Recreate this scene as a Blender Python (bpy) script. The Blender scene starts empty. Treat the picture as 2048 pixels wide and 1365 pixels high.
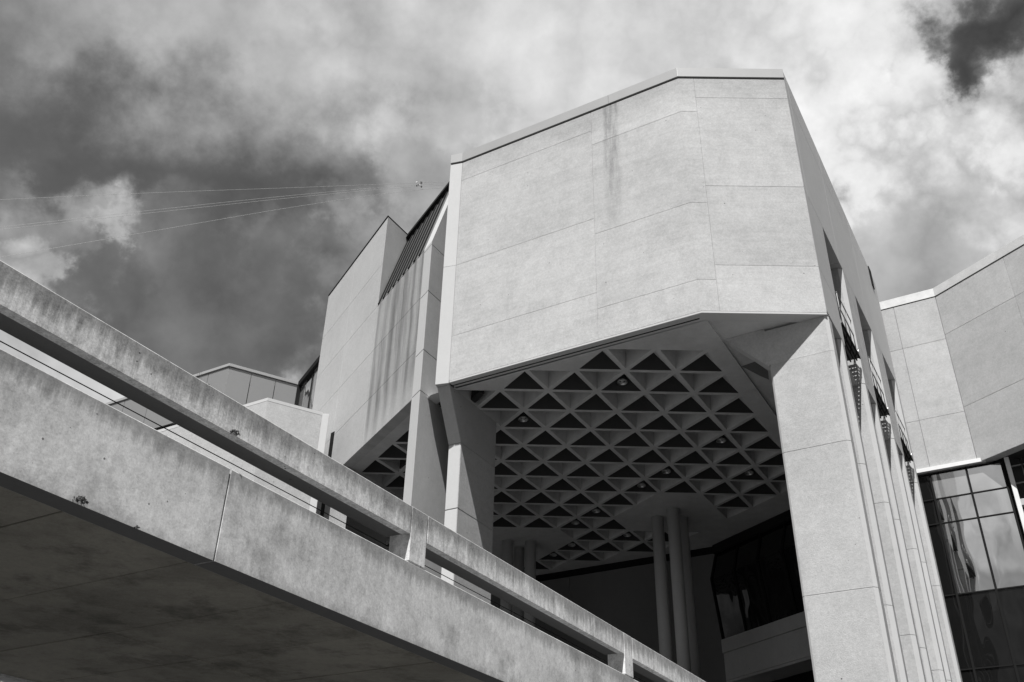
import bpy, bmesh, math, random
from mathutils import Vector, Matrix
random.seed(7)
scn = bpy.context.scene
COL = scn.collection
R_ = math.radians

# ------------------------------------------------------------------ camera
cam_d = bpy.data.cameras.new('camera'); cam = bpy.data.objects.new('camera', cam_d); COL.objects.link(cam)
cam_d.sensor_width = 36.0; cam_d.lens = 1930.28 / 2048 * 36.0
cam_d.clip_start = 0.1; cam_d.clip_end = 3000
CA = Vector((0.99980214, -0.0028779, 0.01968219))
CB = Vector((-0.01822022, -0.52949747, 0.84811583))
CC = Vector((-0.00798088, 0.84830664, 0.52944514))
m = Matrix((CA, CB, -CC)).transposed().to_4x4(); m.translation = (0, 0, 1.6)
cam.matrix_world = m
scn.camera = cam

# ------------------------------------------------------------------ light
EXPO = 0.58
scn.view_settings.view_transform = 'Standard'; scn.view_settings.look = 'None'
scn.view_settings.exposure = EXPO; scn.view_settings.gamma = 1.0
scn.view_settings.use_curve_mapping = False
SUN_TO = Vector((-0.12, -0.548, 1.0)).normalized()
sun_d = bpy.data.lights.new('sun', 'SUN'); sun = bpy.data.objects.new('sun', sun_d); COL.objects.link(sun)
sun_d.energy = 4.6; sun_d.angle = R_(0.5); sun_d.color = (1, 0.995, 0.985)
sun.rotation_euler = SUN_TO.to_track_quat('Z', 'Y').to_euler()
sun.location = (0, 0, 60)

world = bpy.data.worlds.new('World'); scn.world = world; world.use_nodes = True
wt = world.node_tree; wt.nodes.clear()
class NB:
    """tiny node builder"""
    def __init__(s, t): s.t = t
    def n(s, typ, **kw):
        nd = s.t.nodes.new(typ)
        for k, v in kw.items(): setattr(nd, k, v)
        return nd
    def link(s, a, b): s.t.links.new(a, b)
    def put(s, sock, v):
        if v is None: return
        if isinstance(v, bpy.types.NodeSocket): s.link(v, sock)
        else: sock.default_value = v
    def math(s, op, a, b=None, c=None, clamp=False):
        nd = s.n('ShaderNodeMath', operation=op, use_clamp=clamp)
        for i, v in enumerate((a, b, c)): s.put(nd.inputs[i], v)
        return nd.outputs[0]
    def vmath(s, op, a, b=None, scale=None):
        nd = s.n('ShaderNodeVectorMath', operation=op)
        s.put(nd.inputs[0], a)
        if b is not None: s.put(nd.inputs[1], b)
        if scale is not None: s.put(nd.inputs['Scale'], scale)
        return nd.outputs['Value'] if op == 'DOT_PRODUCT' else nd.outputs[0]
    def noise(s, vec, scale, detail=4, rough=0.5, dim='3D', col=False, w=None, dist=0.0):
        nd = s.n('ShaderNodeTexNoise', noise_dimensions=dim)
        if vec is not None: s.link(vec, nd.inputs['Vector'])
        nd.inputs['Scale'].default_value = scale; nd.inputs['Detail'].default_value = detail
        nd.inputs['Roughness'].default_value = rough; nd.inputs['Distortion'].default_value = dist
        return nd.outputs['Color'] if col else nd.outputs['Fac']
    def ramp(s, v, a, b, o0=0.0, o1=1.0, smooth=True):
        nd = s.n('ShaderNodeMapRange')
        if smooth: nd.interpolation_type = 'SMOOTHSTEP'
        s.put(nd.inputs[0], v)
        for i, x in zip((1, 2, 3, 4), (a, b, o0, o1)): nd.inputs[i].default_value = x
        return nd.outputs[0]

def lin(v):
    v /= 255.0
    return v / 12.92 if v <= 0.04045 else ((v + 0.055) / 1.055) ** 2.4
def ray(u, v):
    d = CA * ((u - 1024) / 1930.28) + CB * ((682.5 - v) / 1930.28) + CC
    return d.normalized()

# cloud masses: heading in the sky (as seen from here), angular size, brightness, crispness
CLOUDS = [
 (0,40,150,150,.3),(150,-20,140,178,.3),(130,90,110,168,.3),(330,40,170,192,.3),(560,60,170,192,.3),(800,60,180,208,.3),(1050,40,200,218,.2),
 (1300,40,200,225,.3),(1550,60,180,232,.5),(1750,60,130,236,.7),(1995,70,108,74,1.0),(2060,20,80,80,1.0),(1905,60,45,225,1.0),
 (0,210,120,112,.2),(130,240,165,92,.15),(310,290,150,94,.15),(640,690,80,108,.3),(450,330,130,98,.15),(600,370,110,98,.2),(380,190,120,150,.3),(520,230,100,165,.3),
 (650,200,110,172,.4),(620,280,80,135,.4),(720,300,90,118,.5),(760,230,80,165,.5),(850,200,100,200,.4),(870,330,90,172,.4),(950,200,70,185,.4),(1050,160,90,212,.3),(1250,200,200,222,.3),
 (20,360,60,140,.8),(70,430,80,165,.9),(190,420,80,172,.9),(265,430,50,200,.9),(240,465,40,190,1.0),(170,490,60,140,.8),(30,520,50,205,1.0),(90,520,45,190,1.0),
 (330,400,60,130,.6),(330,470,80,130,.7),(480,440,60,105,.5),(500,490,60,135,.7),(220,580,90,108,.5),(400,560,110,112,.5),(300,650,90,116,.6),(610,520,80,118,.6),(690,430,60,150,.7),
 (760,430,60,155,.5),(600,600,80,122,.4),(480,680,90,118,.4),(560,740,60,105,.3),(700,560,60,140,.4),(380,740,50,118,.4),
 (20,770,100,222,.4),(170,830,90,216,.4),(-150,700,150,215,.3),
 (1620,200,80,246,1.0),(1720,170,70,240,1.0),(1800,250,120,255,1.0),(1900,190,70,252,1.0),(1990,220,80,240,1.0),(2060,300,80,246,1.0),(1700,330,80,240,.9),(1830,350,90,236,.9),
 (1760,440,80,208,.5),(1850,470,90,184,.5),(1930,420,80,205,.6),(2010,400,80,222,.7),(1700,520,80,200,.4),(1800,560,90,196,.4),(1920,540,70,196,.4),(2050,470,70,214,.6),
 (900,-250,350,200,.5),(300,-300,300,165,.5),(1600,-300,350,215,.6),(2450,200,300,190,.7),(2400,700,250,200,.6),(-350,250,280,140,.6),(-400,800,250,190,.5),(1100,1000,400,190,.4),(1900,1200,300,195,.4),(100,1300,350,190,.4),
]
w = NB(wt)
def back(u, v, r, b_, c):          # cloud that the glass front mirrors at that heading
    n = Vector((-0.5, -0.8660254, 0)); d = ray(u, v)
    return ((d - n * (2 * d.dot(n))).normalized(), r, b_, c)
BACK = [back(1960, 960, 160, 215, .6), back(1900, 1080, 110, 205, 1.0), back(2010, 1060, 70, 150, 1.0), back(1960, 1130, 80, 225, 1.0), back(2030, 1130, 70, 120, 1.0),
        back(1700, 1000, 250, 190, .8), back(2300, 1000, 250, 170, .8), back(1950, 700, 200, 200, .8)]
tc = w.n('ShaderNodeTexCoord'); D = w.vmath('NORMALIZE', tc.outputs['Generated'])
wob = w.vmath('SUBTRACT', w.noise(D, 4.0, 3, 0.5, col=True), (0.5, 0.5, 0.5))
wob2 = w.vmath('SUBTRACT', w.noise(D, 14.0, 8, 0.60, col=True), (0.5, 0.5, 0.5))
Dw = w.vmath('ADD', D, w.vmath('SCALE', wob, scale=0.13))
Dw = w.vmath('NORMALIZE', w.vmath('ADD', Dw, w.vmath('SCALE', wob2, scale=0.19)))
num = None; den = None; crisp = None
DEF = lin(135)
for (cdir, r, v, c) in [(ray(px, py), r_, v_, c_) for (px, py, r_, v_, c_) in CLOUDS] + BACK:
    k = 2.0 / (r * (0.85 - 0.30 * c) / 1930.28) ** 2
    dt = w.vmath('DOT_PRODUCT', Dw, tuple(cdir))
    ex = w.math('EXPONENT', w.math('MULTIPLY_ADD', dt, k, -k))
    if num is None:
        num = w.math('MULTIPLY_ADD', ex, lin(v), DEF * 0.02)
        den = w.math('ADD', ex, 0.02)
        crisp = w.math('MULTIPLY_ADD', ex, c, 1.1 * 0.02)
    else:
        num = w.math('MULTIPLY_ADD', ex, lin(v), num); den = w.math('ADD', ex, den); crisp = w.math('MULTIPLY_ADD', ex, c, crisp)
val = w.math('DIVIDE', num, den); crisp = w.math('DIVIDE', crisp, den)
n1 = w.noise(D, 7.0, 9, 0.55)
n2 = w.noise(D, 2.6, 5, 0.5)
n3 = w.noise(D, 11.0, 7, 0.52)
puff = w.math('ABSOLUTE', w.math('SUBTRACT', n3, 0.5))                 # rounded heads with crisp creases between
det = w.math('MULTIPLY', w.math('SUBTRACT', n1, 0.5), w.math('MULTIPLY_ADD', crisp, 1.75, 0.35))
det = w.math('ADD', det, w.math('MULTIPLY', w.math('SUBTRACT', puff, 0.07), w.math('MULTIPLY', crisp, 3.0)))
det = w.math('MULTIPLY_ADD', w.math('SUBTRACT', n2, 0.5), 0.35, det)
val = w.math('MULTIPLY', val, w.math('ADD', det, 1.0))
val = w.math('MULTIPLY', w.math('POWER', w.math('MAXIMUM', val, 0.001), 1.14), 1.07)
val = w.math('SUBTRACT', val, w.math('MULTIPLY', w.math('MAXIMUM', w.math('SUBTRACT', val, 0.85), 0.0), 0.5))
# below the horizon the sky just goes on (the ground hides it)
sky = w.n('ShaderNodeTexSky', sky_type='NISHITA'); sky.sun_disc = False
sky.sun_elevation = R_(60.7); sky.sun_rotation = math.atan2(SUN_TO.x, SUN_TO.y)
sky.air_density = 1.0; sky.dust_density = 1.0
bw = w.n('ShaderNodeRGBToBW'); w.link(sky.outputs[0], bw.inputs[0])
STR = 0.1
SKYK = 0.93 / (2 ** EXPO) / STR
tot = w.math('MULTIPLY_ADD', val, SKYK, w.math('MULTIPLY', bw.outputs[0], 0.04))
tot = w.math('MAXIMUM', tot, 0.0)
cmb = w.n('ShaderNodeCombineColor')
for i in range(3): w.link(tot, cmb.inputs[i])
bg = w.n('ShaderNodeBackground'); bg.inputs['Strength'].default_value = STR
w.link(cmb.outputs[0], bg.inputs['Color'])
wo = w.n('ShaderNodeOutputWorld'); w.link(bg.outputs[0], wo.inputs['Surface'])

# ------------------------------------------------------------------ materials
def newmat(name):
    mt = bpy.data.materials.new(name); mt.use_nodes = True
    t = mt.node_tree; t.nodes.clear(); b = NB(t)
    p = b.n('ShaderNodeBsdfPrincipled'); o = b.n('ShaderNodeOutputMaterial'); b.link(p.outputs[0], o.inputs[0])
    return mt, b, p
def gray(b, v, tint=(1, 1, 1)):
    c = b.n('ShaderNodeCombineColor')
    for i in range(3):
        b.link(v if tint[i] == 1 else b.math('MULTIPLY', v, tint[i]), c.inputs[i])
    return c.outputs[0]
def concrete(name, base, grain=0.10, mottle=0.12, boards=0.0, pits=0.5, bump=0.25, streak=0.0, tint=(1, 1, 1), grain_scale=55, extra=None, rand=0.03, rough=0.9, pit_scale=7.0, pit_size=0.12, blotch=0.0):
    mt, b, p = newmat(name)
    g = b.n('ShaderNodeNewGeometry').outputs['Position']
    big = b.noise(g, 0.55, 5, 0.55); mid = b.noise(g, 3.3, 8, 0.68); fine = b.noise(g, grain_scale, 3, 0.75)
    v = b.math('MULTIPLY_ADD', b.math('SUBTRACT', big, 0.5), mottle * 1.3, 1.0)
    v = b.math('MULTIPLY_ADD', b.math('SUBTRACT', mid, 0.5), mottle * 1.1, v)
    v = b.math('MULTIPLY_ADD', b.math('SUBTRACT', fine, 0.5), grain * 2.0, v)
    spk = b.noise(g, 17.0, 4, 0.8)
    v = b.math('MULTIPLY_ADD', b.math('SUBTRACT', spk, 0.5), grain * 2.6, v)
    if blotch:
        v = b.math('MULTIPLY', v, b.math('SUBTRACT', 1.0, b.math('MULTIPLY', b.ramp(b.noise(g, 1.7, 10, 0.72), 0.47, 0.66), blotch)))
    # tie marks of horizontal pour layers
    if boards:
        mp = b.n('ShaderNodeMapping'); b.link(g, mp.inputs[0]); mp.inputs['Scale'].default_value = (0.5, 0.5, 7.0)
        v = b.math('MULTIPLY_ADD', b.math('SUBTRACT', b.noise(mp.outputs[0], 1.6, 5, 0.65), 0.5), boards, v)
    if streak:
        mp = b.n('ShaderNodeMapping'); b.link(g, mp.inputs[0]); mp.inputs['Scale'].default_value = (1.0, 1.0, 0.06)
        st = b.noise(mp.outputs[0], 10.0, 7, 0.75)
        v = b.math('MULTIPLY_ADD', b.math('SUBTRACT', st, 0.5), streak, v)
    if pits:
        vo = b.n('ShaderNodeTexVoronoi'); b.link(g, vo.inputs['Vector']); vo.inputs['Scale'].default_value = pit_scale
        sep = b.n('ShaderNodeSeparateColor'); b.link(vo.outputs['Color'], sep.inputs[0])
        size = b.math('MULTIPLY', b.ramp(sep.outputs[0], 0.60, 1.0), pit_size)
        where = b.ramp(b.noise(g, 0.9, 2), 0.45, 0.65)
        pit = b.math('MULTIPLY', b.math('LESS_THAN', vo.outputs['Distance'], b.math('MULTIPLY', size, where)), pits)
        v = b.math('MULTIPLY', v, b.math('SUBTRACT', 1.0, pit))
    if rand:
        oi = b.n('ShaderNodeObjectInfo')
        v = b.math('MULTIPLY', v, b.math('MULTIPLY_ADD', oi.outputs['Random'], rand * 2, 1.0 - rand))
    if extra: v = extra(b, g, v)
    v = b.math('MULTIPLY', v, base)
    b.link(gray(b, v, tint), p.inputs['Base Color'])
    p.inputs['Roughness'].default_value = rough; p.inputs['Specular IOR Level'].default_value = 0.25
    bp = b.n('ShaderNodeBump'); bp.inputs['Strength'].default_value = bump; bp.inputs['Distance'].default_value = 0.02
    h = b.math('MULTIPLY_ADD', fine, 0.6, b.math('MULTIPLY', spk, 0.35))
    b.link(h, bp.inputs['Height']); b.link(bp.outputs[0], p.inputs['Normal'])
    return mt
def along(b, g, P0, ang):
    """metres along a wall from the plan point P0"""
    c, s = math.cos(R_(ang)), math.sin(R_(ang))
    return b.math('SUBTRACT', b.vmath('DOT_PRODUCT', g, (c, s, 0)), P0[0] * c + P0[1] * s)
def zof(b, g):
    s = b.n('ShaderNodeSeparateXYZ'); b.link(g, s.inputs[0]); return s.outputs[2]

def fascia_extra(b, g, v):
    # one long run-off stain below the coping joint
    s = along(b, g, (-2.068, 20.757), -29.47); z = zof(b, g)
    wv = b.math('MULTIPLY_ADD', b.noise(g, 1.2, 3), 0.25, -0.125)
    dx = b.math('ABSOLUTE', b.math('SUBTRACT', b.math('ADD', s, wv), 4.97))
    m_ = b.math('MULTIPLY', b.ramp(dx, 0.10, 0.28, 1, 0), b.ramp(z, 15.2, 19.6, 0, 1))
    mp = b.n('ShaderNodeMapping'); b.link(g, mp.inputs[0]); mp.inputs['Scale'].default_value = (1, 1, 0.12)
    n = b.ramp(b.noise(mp.outputs[0], 9.0, 6, 0.7), 0.36, 0.62)
    v = b.math('MULTIPLY', v, b.math('SUBTRACT', 1.0, b.math('MULTIPLY', m_, b.math('MULTIPLY_ADD', n, 0.30, 0.10))))
    # the band above the top joint weathers darker
    top = b.math('MULTIPLY', b.ramp(z, 19.3, 20.5, 0, 1), b.math('MULTIPLY_ADD', b.noise(g, 2.5, 4, 0.6), 0.28, 0.02))
    return b.math('MULTIPLY', v, b.math('SUBTRACT', 1.0, top))
def wing_extra(b, g, v):
    # separate dark run-off streaks under the metal roof slope
    s = along(b, g, (-4.93, 25.40), -60); z = zof(b, g)
    wob_ = b.math('MULTIPLY_ADD', b.noise(g, 0.8, 3), 0.3, -0.15)
    s2 = b.math('ADD', s, wob_)
    env = b.math('MULTIPLY', b.ramp(s, 1.05, 1.5), b.ramp(z, 13.0, 14.6, 0.25, 1.0))
    below = b.ramp(z, 18.0, 18.03, 1, 0)
    env = b.math('MULTIPLY', env, below)
    cx = b.n('ShaderNodeCombineXYZ'); b.link(s2, cx.inputs[0]); b.link(b.math('MULTIPLY', z, 0.06), cx.inputs[1])
    lin_ = b.ramp(b.noise(cx.outputs[0], 3.4, 3, 0.55), 0.38, 0.66)
    sn = b.math('MULTIPLY_ADD', b.math('SINE', b.math('MULTIPLY', s2, 2 * math.pi / 0.62)), 0.5, 0.5)
    fine_ = b.noise(cx.outputs[0], 16.0, 4, 0.6)
    d = b.math('MULTIPLY_ADD', lin_, 0.26, 0.17)
    d = b.math('MULTIPLY_ADD', b.math('POWER', sn, 1.5), 0.22, d)
    d = b.math('MULTIPLY', b.math('MULTIPLY_ADD', b.math('SUBTRACT', fine_, 0.5), 0.35, d), env)
    return b.math('MULTIPLY', v, b.math('SUBTRACT', 1.0, d))
def edge_dirt(z_top, depth, amt, z_bot=None):
    def f(b, g, v):
        z = zof(b, g)
        mp = b.n('ShaderNodeMapping'); b.link(g, mp.inputs[0]); mp.inputs['Scale'].default_value = (1, 1, 0.10)
        st = b.math('MULTIPLY_ADD', b.math('SUBTRACT', b.noise(mp.outputs[0], 16.0, 7, 0.75), 0.5), 2.2, 0.5)
        wide = b.noise(mp.outputs[0], 2.0, 3, 0.5)
        reach = b.math('MULTIPLY_ADD', wide, -depth * 1.6, b.math('MULTIPLY_ADD', st, -depth * 1.4, z_top))
        t = b.math('SUBTRACT', z, reach)
        m_ = b.ramp(t, -depth * 0.3, depth * 0.9, 0, 1)
        out = b.math('MULTIPLY', v, b.math('SUBTRACT', 1.0, b.math('MULTIPLY', m_, amt)))
        if z_bot is not None:
            n3 = b.noise(g, 7.0, 6, 0.7)
            t2 = b.math('SUBTRACT', b.math('MULTIPLY_ADD', n3, 0.28, z_bot), z)
            m2 = b.ramp(t2, 0.0, 0.16, 0, 1)
            out = b.math('MULTIPLY', out, b.math('SUBTRACT', 1.0, b.math('MULTIPLY', m2, amt * 0.8)))
        return out
    return f
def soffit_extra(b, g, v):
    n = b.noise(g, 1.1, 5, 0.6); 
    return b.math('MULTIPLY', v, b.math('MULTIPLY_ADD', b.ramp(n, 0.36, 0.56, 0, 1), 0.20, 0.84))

M = {}
M['rough'] = concrete('hammered_concrete', 0.475, grain=0.24, mottle=0.34, boards=0.26, pits=0.6, rand=0.055, bump=0.5, blotch=0.07, extra=fascia_extra)
M['rough_plain'] = concrete('bush_hammered_concrete', 0.46, grain=0.23, mottle=0.32, boards=0.16, pits=0.7, bump=0.5, rand=0.05, blotch=0.05)
M['wing'] = concrete('stained_concrete', 0.47, grain=0.18, mottle=0.2, pits=0.4, bump=0.4, extra=wing_extra)
M['smooth'] = concrete('smooth_edge_concrete', 0.54, grain=0.05, mottle=0.08, pits=0.15, bump=0.1, streak=0.06)
M['arris'] = concrete('pale_smooth_arris', 0.54, grain=0.05, mottle=0.10, pits=0.1, bump=0.05)
M['cast'] = concrete('smooth_cast_concrete', 0.44, grain=0.10, mottle=0.26, pits=0.6, bump=0.15, streak=0.10)
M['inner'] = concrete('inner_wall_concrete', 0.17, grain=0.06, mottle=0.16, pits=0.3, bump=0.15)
M['facade'] = concrete('side_facade_concrete', 0.50, grain=0.07, mottle=0.12, pits=0.3, bump=0.15, streak=0.08)
M['ceiling'] = concrete('ceiling_concrete', 0.56, grain=0.08, mottle=0.42, pits=0.3, bump=0.15)
M['beam'] = concrete('weathered_beam_concrete', 0.80, grain=0.45, mottle=0.42, pits=0.85, bump=0.12, streak=1.3, extra=edge_dirt(5.36, 0.15, 0.52), pit_scale=16.0, pit_size=0.19, blotch=0.15)
M['parapet'] = concrete('weathered_parapet_concrete', 0.76, grain=0.34, mottle=0.62, pits=0.7, bump=0.08, streak=0.40, pit_scale=13.0, pit_size=0.12, blotch=0.30, extra=edge_dirt(4.78, 0.12, 0.42, z_bot=3.98))
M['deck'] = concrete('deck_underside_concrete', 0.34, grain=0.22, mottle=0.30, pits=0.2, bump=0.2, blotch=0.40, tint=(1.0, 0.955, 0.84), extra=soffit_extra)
M['paving'] = concrete('asphalt_paving', 0.08, grain=0.08, mottle=0.2, pits=0, bump=0.1)
def plain(name, v, rough=0.5, metal=0.0, var=0.1, spec=0.5, nscale=6):
    mt, b, p = newmat(name)
    g = b.n('ShaderNodeNewGeometry').outputs['Position']
    n = b.noise(g, nscale, 4, 0.6)
    b.link(gray(b, b.math('MULTIPLY', b.math('MULTIPLY_ADD', b.math('SUBTRACT', n, 0.5), var * 2, 1.0), v)), p.inputs['Base Color'])
    p.inputs['Roughness'].default_value = rough; p.inputs['Metallic'].default_value = metal
    p.inputs['Specular IOR Level'].default_value = spec
    return mt
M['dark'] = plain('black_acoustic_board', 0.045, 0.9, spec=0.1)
M['black'] = plain('black_metal', 0.012, 0.85, spec=0.15)
M['seam'] = plain('dark_standing_seam_metal', 0.17, 0.5, 0.0, 0.3)
M['coping'] = plain('pale_metal_coping', 0.36, 0.45, 0.0, 0.08, nscale=1.5)
M['palecoping'] = plain('pale_dappled_coping', 0.62, 0.5, 0.0, 0.30, nscale=3.0)
M['railmetal'] = plain('painted_rail_metal', 0.28, 0.5)
M['panelmetal'] = plain('pale_metal_cladding', 0.46, 0.33, 0.6, 0.05, nscale=0.8)
M['whitemetal'] = plain('white_painted_metal', 0.8, 0.4)
M['steel'] = plain('brushed_steel', 0.6, 0.3, 1.0)
M['wire'] = plain('pale_cable', 0.42, 0.6)
M['weed'] = plain('dry_moss', 0.035, 0.9)
M['lens'] = plain('lamp_lens', 0.5, 0.2, 0.2)
def glass(name, refl, base, wav=0.0):
    mt = bpy.data.materials.new(name); mt.use_nodes = True; t = mt.node_tree; t.nodes.clear(); b = NB(t)
    g = b.n('ShaderNodeNewGeometry').outputs['Position']
    d = b.n('ShaderNodeBsdfDiffuse'); d.inputs['Color'].default_value = (base, base, base, 1)
    gl = b.n('ShaderNodeBsdfGlossy'); gl.inputs['Roughness'].default_value = 0.015; gl.inputs['Color'].default_value = (.85, .85, .85, 1)
    bp = b.n('ShaderNodeBump'); bp.inputs['Strength'].default_value = 1.0; bp.inputs['Distance'].default_value = wav
    mp = b.n('ShaderNodeMapping'); b.link(g, mp.inputs[0]); mp.inputs['Scale'].default_value = (1, 1, 0.45)
    b.link(b.noise(mp.outputs[0], 1.4, 1, 0.4), bp.inputs['Height']); b.link(bp.outputs[0], gl.inputs['Normal'])
    fr = b.n('ShaderNodeFresnel'); fr.inputs[0].default_value = 1.5
    mx = b.n('ShaderNodeMixShader'); b.link(b.math('ADD', fr.outputs[0], refl, clamp=True), mx.inputs[0])
    b.link(d.outputs[0], mx.inputs[1]); b.link(gl.outputs[0], mx.inputs[2])
    o = b.n('ShaderNodeOutputMaterial'); b.link(mx.outputs[0], o.inputs[0])
    return mt
M['mirror'] = glass('reflective_glass', 0.72, 0.02, 0.007)
M['frosted'] = glass('pale_spandrel_glass', 0.40, 0.30, 0.005)
M['darkglass'] = glass('dark_glass', 0.0, 0.008, 0.03)

# ------------------------------------------------------------------ builders
def link(name, me, mats, parent=None):
    o = bpy.data.objects.new(name, me); COL.objects.link(o)
    if mats is not None:
        if len(me.materials): me.materials.clear()
        for k in (mats if isinstance(mats, (list, tuple)) else [mats]): me.materials.append(M[k])
    if parent: o.parent = parent
    return o
def tag(o, label=None, cat=None, group=None, kind=None):
    if label: o['label'] = label
    if cat: o['category'] = cat
    if group: o['group'] = group
    if kind: o['kind'] = kind
    return o
def thing(name, label, cat, group=None, loc=(0, 0, 0)):
    o = bpy.data.objects.new(name, None); COL.objects.link(o); o.location = loc
    o.empty_display_size = 0.2
    return tag(o, label, cat, group)
def mesh_from(name, verts, faces, mats, parent=None, bevel=0.0, fm=None):
    me = bpy.data.meshes.new(name); me.from_pydata([tuple(v) for v in verts], [], faces)
    if fm:
        for p, k in zip(me.polygons, fm): p.material_index = k
    bm = bmesh.new(); bm.from_mesh(me)
    bmesh.ops.recalc_face_normals(bm, faces=bm.faces)
    if bevel: bmesh.ops.bevel(bm, geom=list(bm.edges), offset=bevel, segments=1, affect='EDGES', clamp_overlap=True)
    bm.to_mesh(me); bm.free()
    return link(name, me, mats, parent)
def prism(name, plan, z0, z1, mat, parent=None, bevel=0.008, smooth=(), mats=None):
    """plan polygon pulled up from z0 to z1 (numbers or one value per corner); side faces listed in smooth take slot 1"""
    n = len(plan)
    a = z0 if isinstance(z0, (list, tuple)) else [z0] * n
    c = z1 if isinstance(z1, (list, tuple)) else [z1] * n
    vs = [(p[0], p[1], a[i]) for i, p in enumerate(plan)] + [(p[0], p[1], c[i]) for i, p in enumerate(plan)]
    fs = [list(range(n))[::-1], list(range(n, 2 * n))] + [[i, (i + 1) % n, (i + 1) % n + n, i + n] for i in range(n)]
    fm = [0, 0] + [1 if i in smooth else 0 for i in range(n)]
    return mesh_from(name, vs, fs, mats or mat, parent, bevel, fm)
def V2(p): return Vector((p[0], p[1]))
def dirv(a): return Vector((math.cos(R_(a)), math.sin(R_(a))))
def chamfered(poly, cuts):
    """poly = plan corners, cuts = {index: size}; returns new polygon and the chamfer side indices"""
    out = []; sm = []
    n = len(poly)
    for i, p in enumerate(poly):
        p = V2(p)
        if i in cuts:
            c = cuts[i]; a = V2(poly[i - 1]); b = V2(poly[(i + 1) % n])
            out.append(p + (a - p).normalized() * c); sm.append(len(out) - 1); out.append(p + (b - p).normalized() * c)
        else: out.append(p)
    return out, sm
class Chain:
    """a folded wall: front polyline, thickness t to the left of travel"""
    def __init__(s, pts, t):
        s.P = [V2(p) for p in pts]; s.t = t; s.L = [0]
        for a, b in zip(s.P, s.P[1:]): s.L.append(s.L[-1] + (b - a).length)
        s.N = []
        for a, b in zip(s.P, s.P[1:]):
            d = (b - a).normalized(); s.N.append(Vector((-d.y, d.x)))
    def pair(s, q, t=None, off=0.0):
        t = s.t if t is None else t
        q = min(max(q, 0), s.L[-1])
        for i in range(len(s.P) - 1):
            if q <= s.L[i + 1] + 1e-9: break
        d = (s.P[i + 1] - s.P[i]).normalized(); p = s.P[i] + d * (q - s.L[i]); n = s.N[i]
        if abs(q - s.L[i]) < 1e-6 and i > 0: n = s.miter(i)
        elif abs(q - s.L[i + 1]) < 1e-6 and i < len(s.P) - 2: n = s.miter(i + 1)
        return p - n * off, p + n * t
    def miter(s, i):
        a, b = s.N[i - 1], s.N[i]; k = (a + b).normalized(); return k / max(0.3, k.dot(a))
    def panel(s, name, sa, sb, z0, z1, mat, parent, gap=0.0035, t=None, off=0.0, bevel=0.004, gz=None):
        sa += gap / 2; sb -= gap / 2
        gz = gap if gz is None else gz
        qs = [sa] + [l for l in s.L if sa + 1e-4 < l < sb - 1e-4] + [sb]
        fr = [s.pair(q, t, off)[0] for q in qs]; bk = [s.pair(q, t, off)[1] for q in qs]
        return prism(name, fr + bk[::-1], z0 + gz / 2, z1 - gz / 2, mat, parent, bevel)
def tube(name, a, b, r, mat, parent=None, seg=10, r2=None):
    a, b = Vector(a), Vector(b); r2 = r if r2 is None else r2
    d = (b - a).normalized(); u = d.orthogonal().normalized(); v = d.cross(u)
    vs = []; 
    for c, rr in ((a, r), (b, r2)):
        for k in range(seg):
            t = 2 * math.pi * k / seg; vs.append(c + u * rr * math.cos(t) + v * rr * math.sin(t))
    fs = [[k, (k + 1) % seg, (k + 1) % seg + seg, k + seg] for k in range(seg)] + [list(range(seg))[::-1], list(range(seg, 2 * seg))]
    o = mesh_from(name, vs, fs, mat, parent)
    for p in o.data.polygons: p.use_smooth = len(p.vertices) == 4
    return o
def box(name, c, sx, sy, sz, rot, mat, parent=None, bevel=0.0):
    """box centred at c, length sx along heading rot"""
    d = dirv(rot); n = Vector((-d.y, d.x)); c2 = V2(c)
    pl = [c2 - d * sx / 2 - n * sy / 2, c2 + d * sx / 2 - n * sy / 2, c2 + d * sx / 2 + n * sy / 2, c2 - d * sx / 2 + n * sy / 2]
    return prism(name, pl, c[2] - sz / 2, c[2] + sz / 2, mat, parent, bevel)

# ------------------------------------------------------------------ ground
gm = bpy.data.meshes.new('ground')
S_ = 900
gm.from_pydata([(-S_, -S_, 0), (S_, -S_, 0), (S_, S_, 0), (-S_, S_, 0)], [], [(0, 1, 2, 3)])
tag(link('ground', gm, 'paving'), kind='structure')

# ------------------------------------------------------------------ main building
H = 13.243
D60 = dirv(60); D30m = dirv(-30); OUT = dirv(-30)          # OUT: outward normal of the long right side
L_ = V2((-2.068, 20.757)); K_ = V2((-1.723, 20.657)); M_ = V2((3.921, 17.370)); R0 = V2((6.631, 17.355))
main = thing('concrete_building', 'large angular concrete building block cantilevered over a deep portico with triangular coffered ceiling', 'building', loc=(3, 24, 0))
def un(o, parent):      # keep world placement under a shifted parent
    o.parent = parent; o.matrix_parent_inverse = Matrix.Translation(-parent.location)
    return o
_link = link
def link(name, me, mats, parent=None):
    o = _link(name, me, mats, None)
    if parent is not None:
        o.parent = parent
        base = Vector((0, 0, 0)); q = parent
        while q is not None: base += q.location; q = q.parent
        if parent.type == 'EMPTY' and parent.parent is None: o.location = -parent.location
    return o

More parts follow.
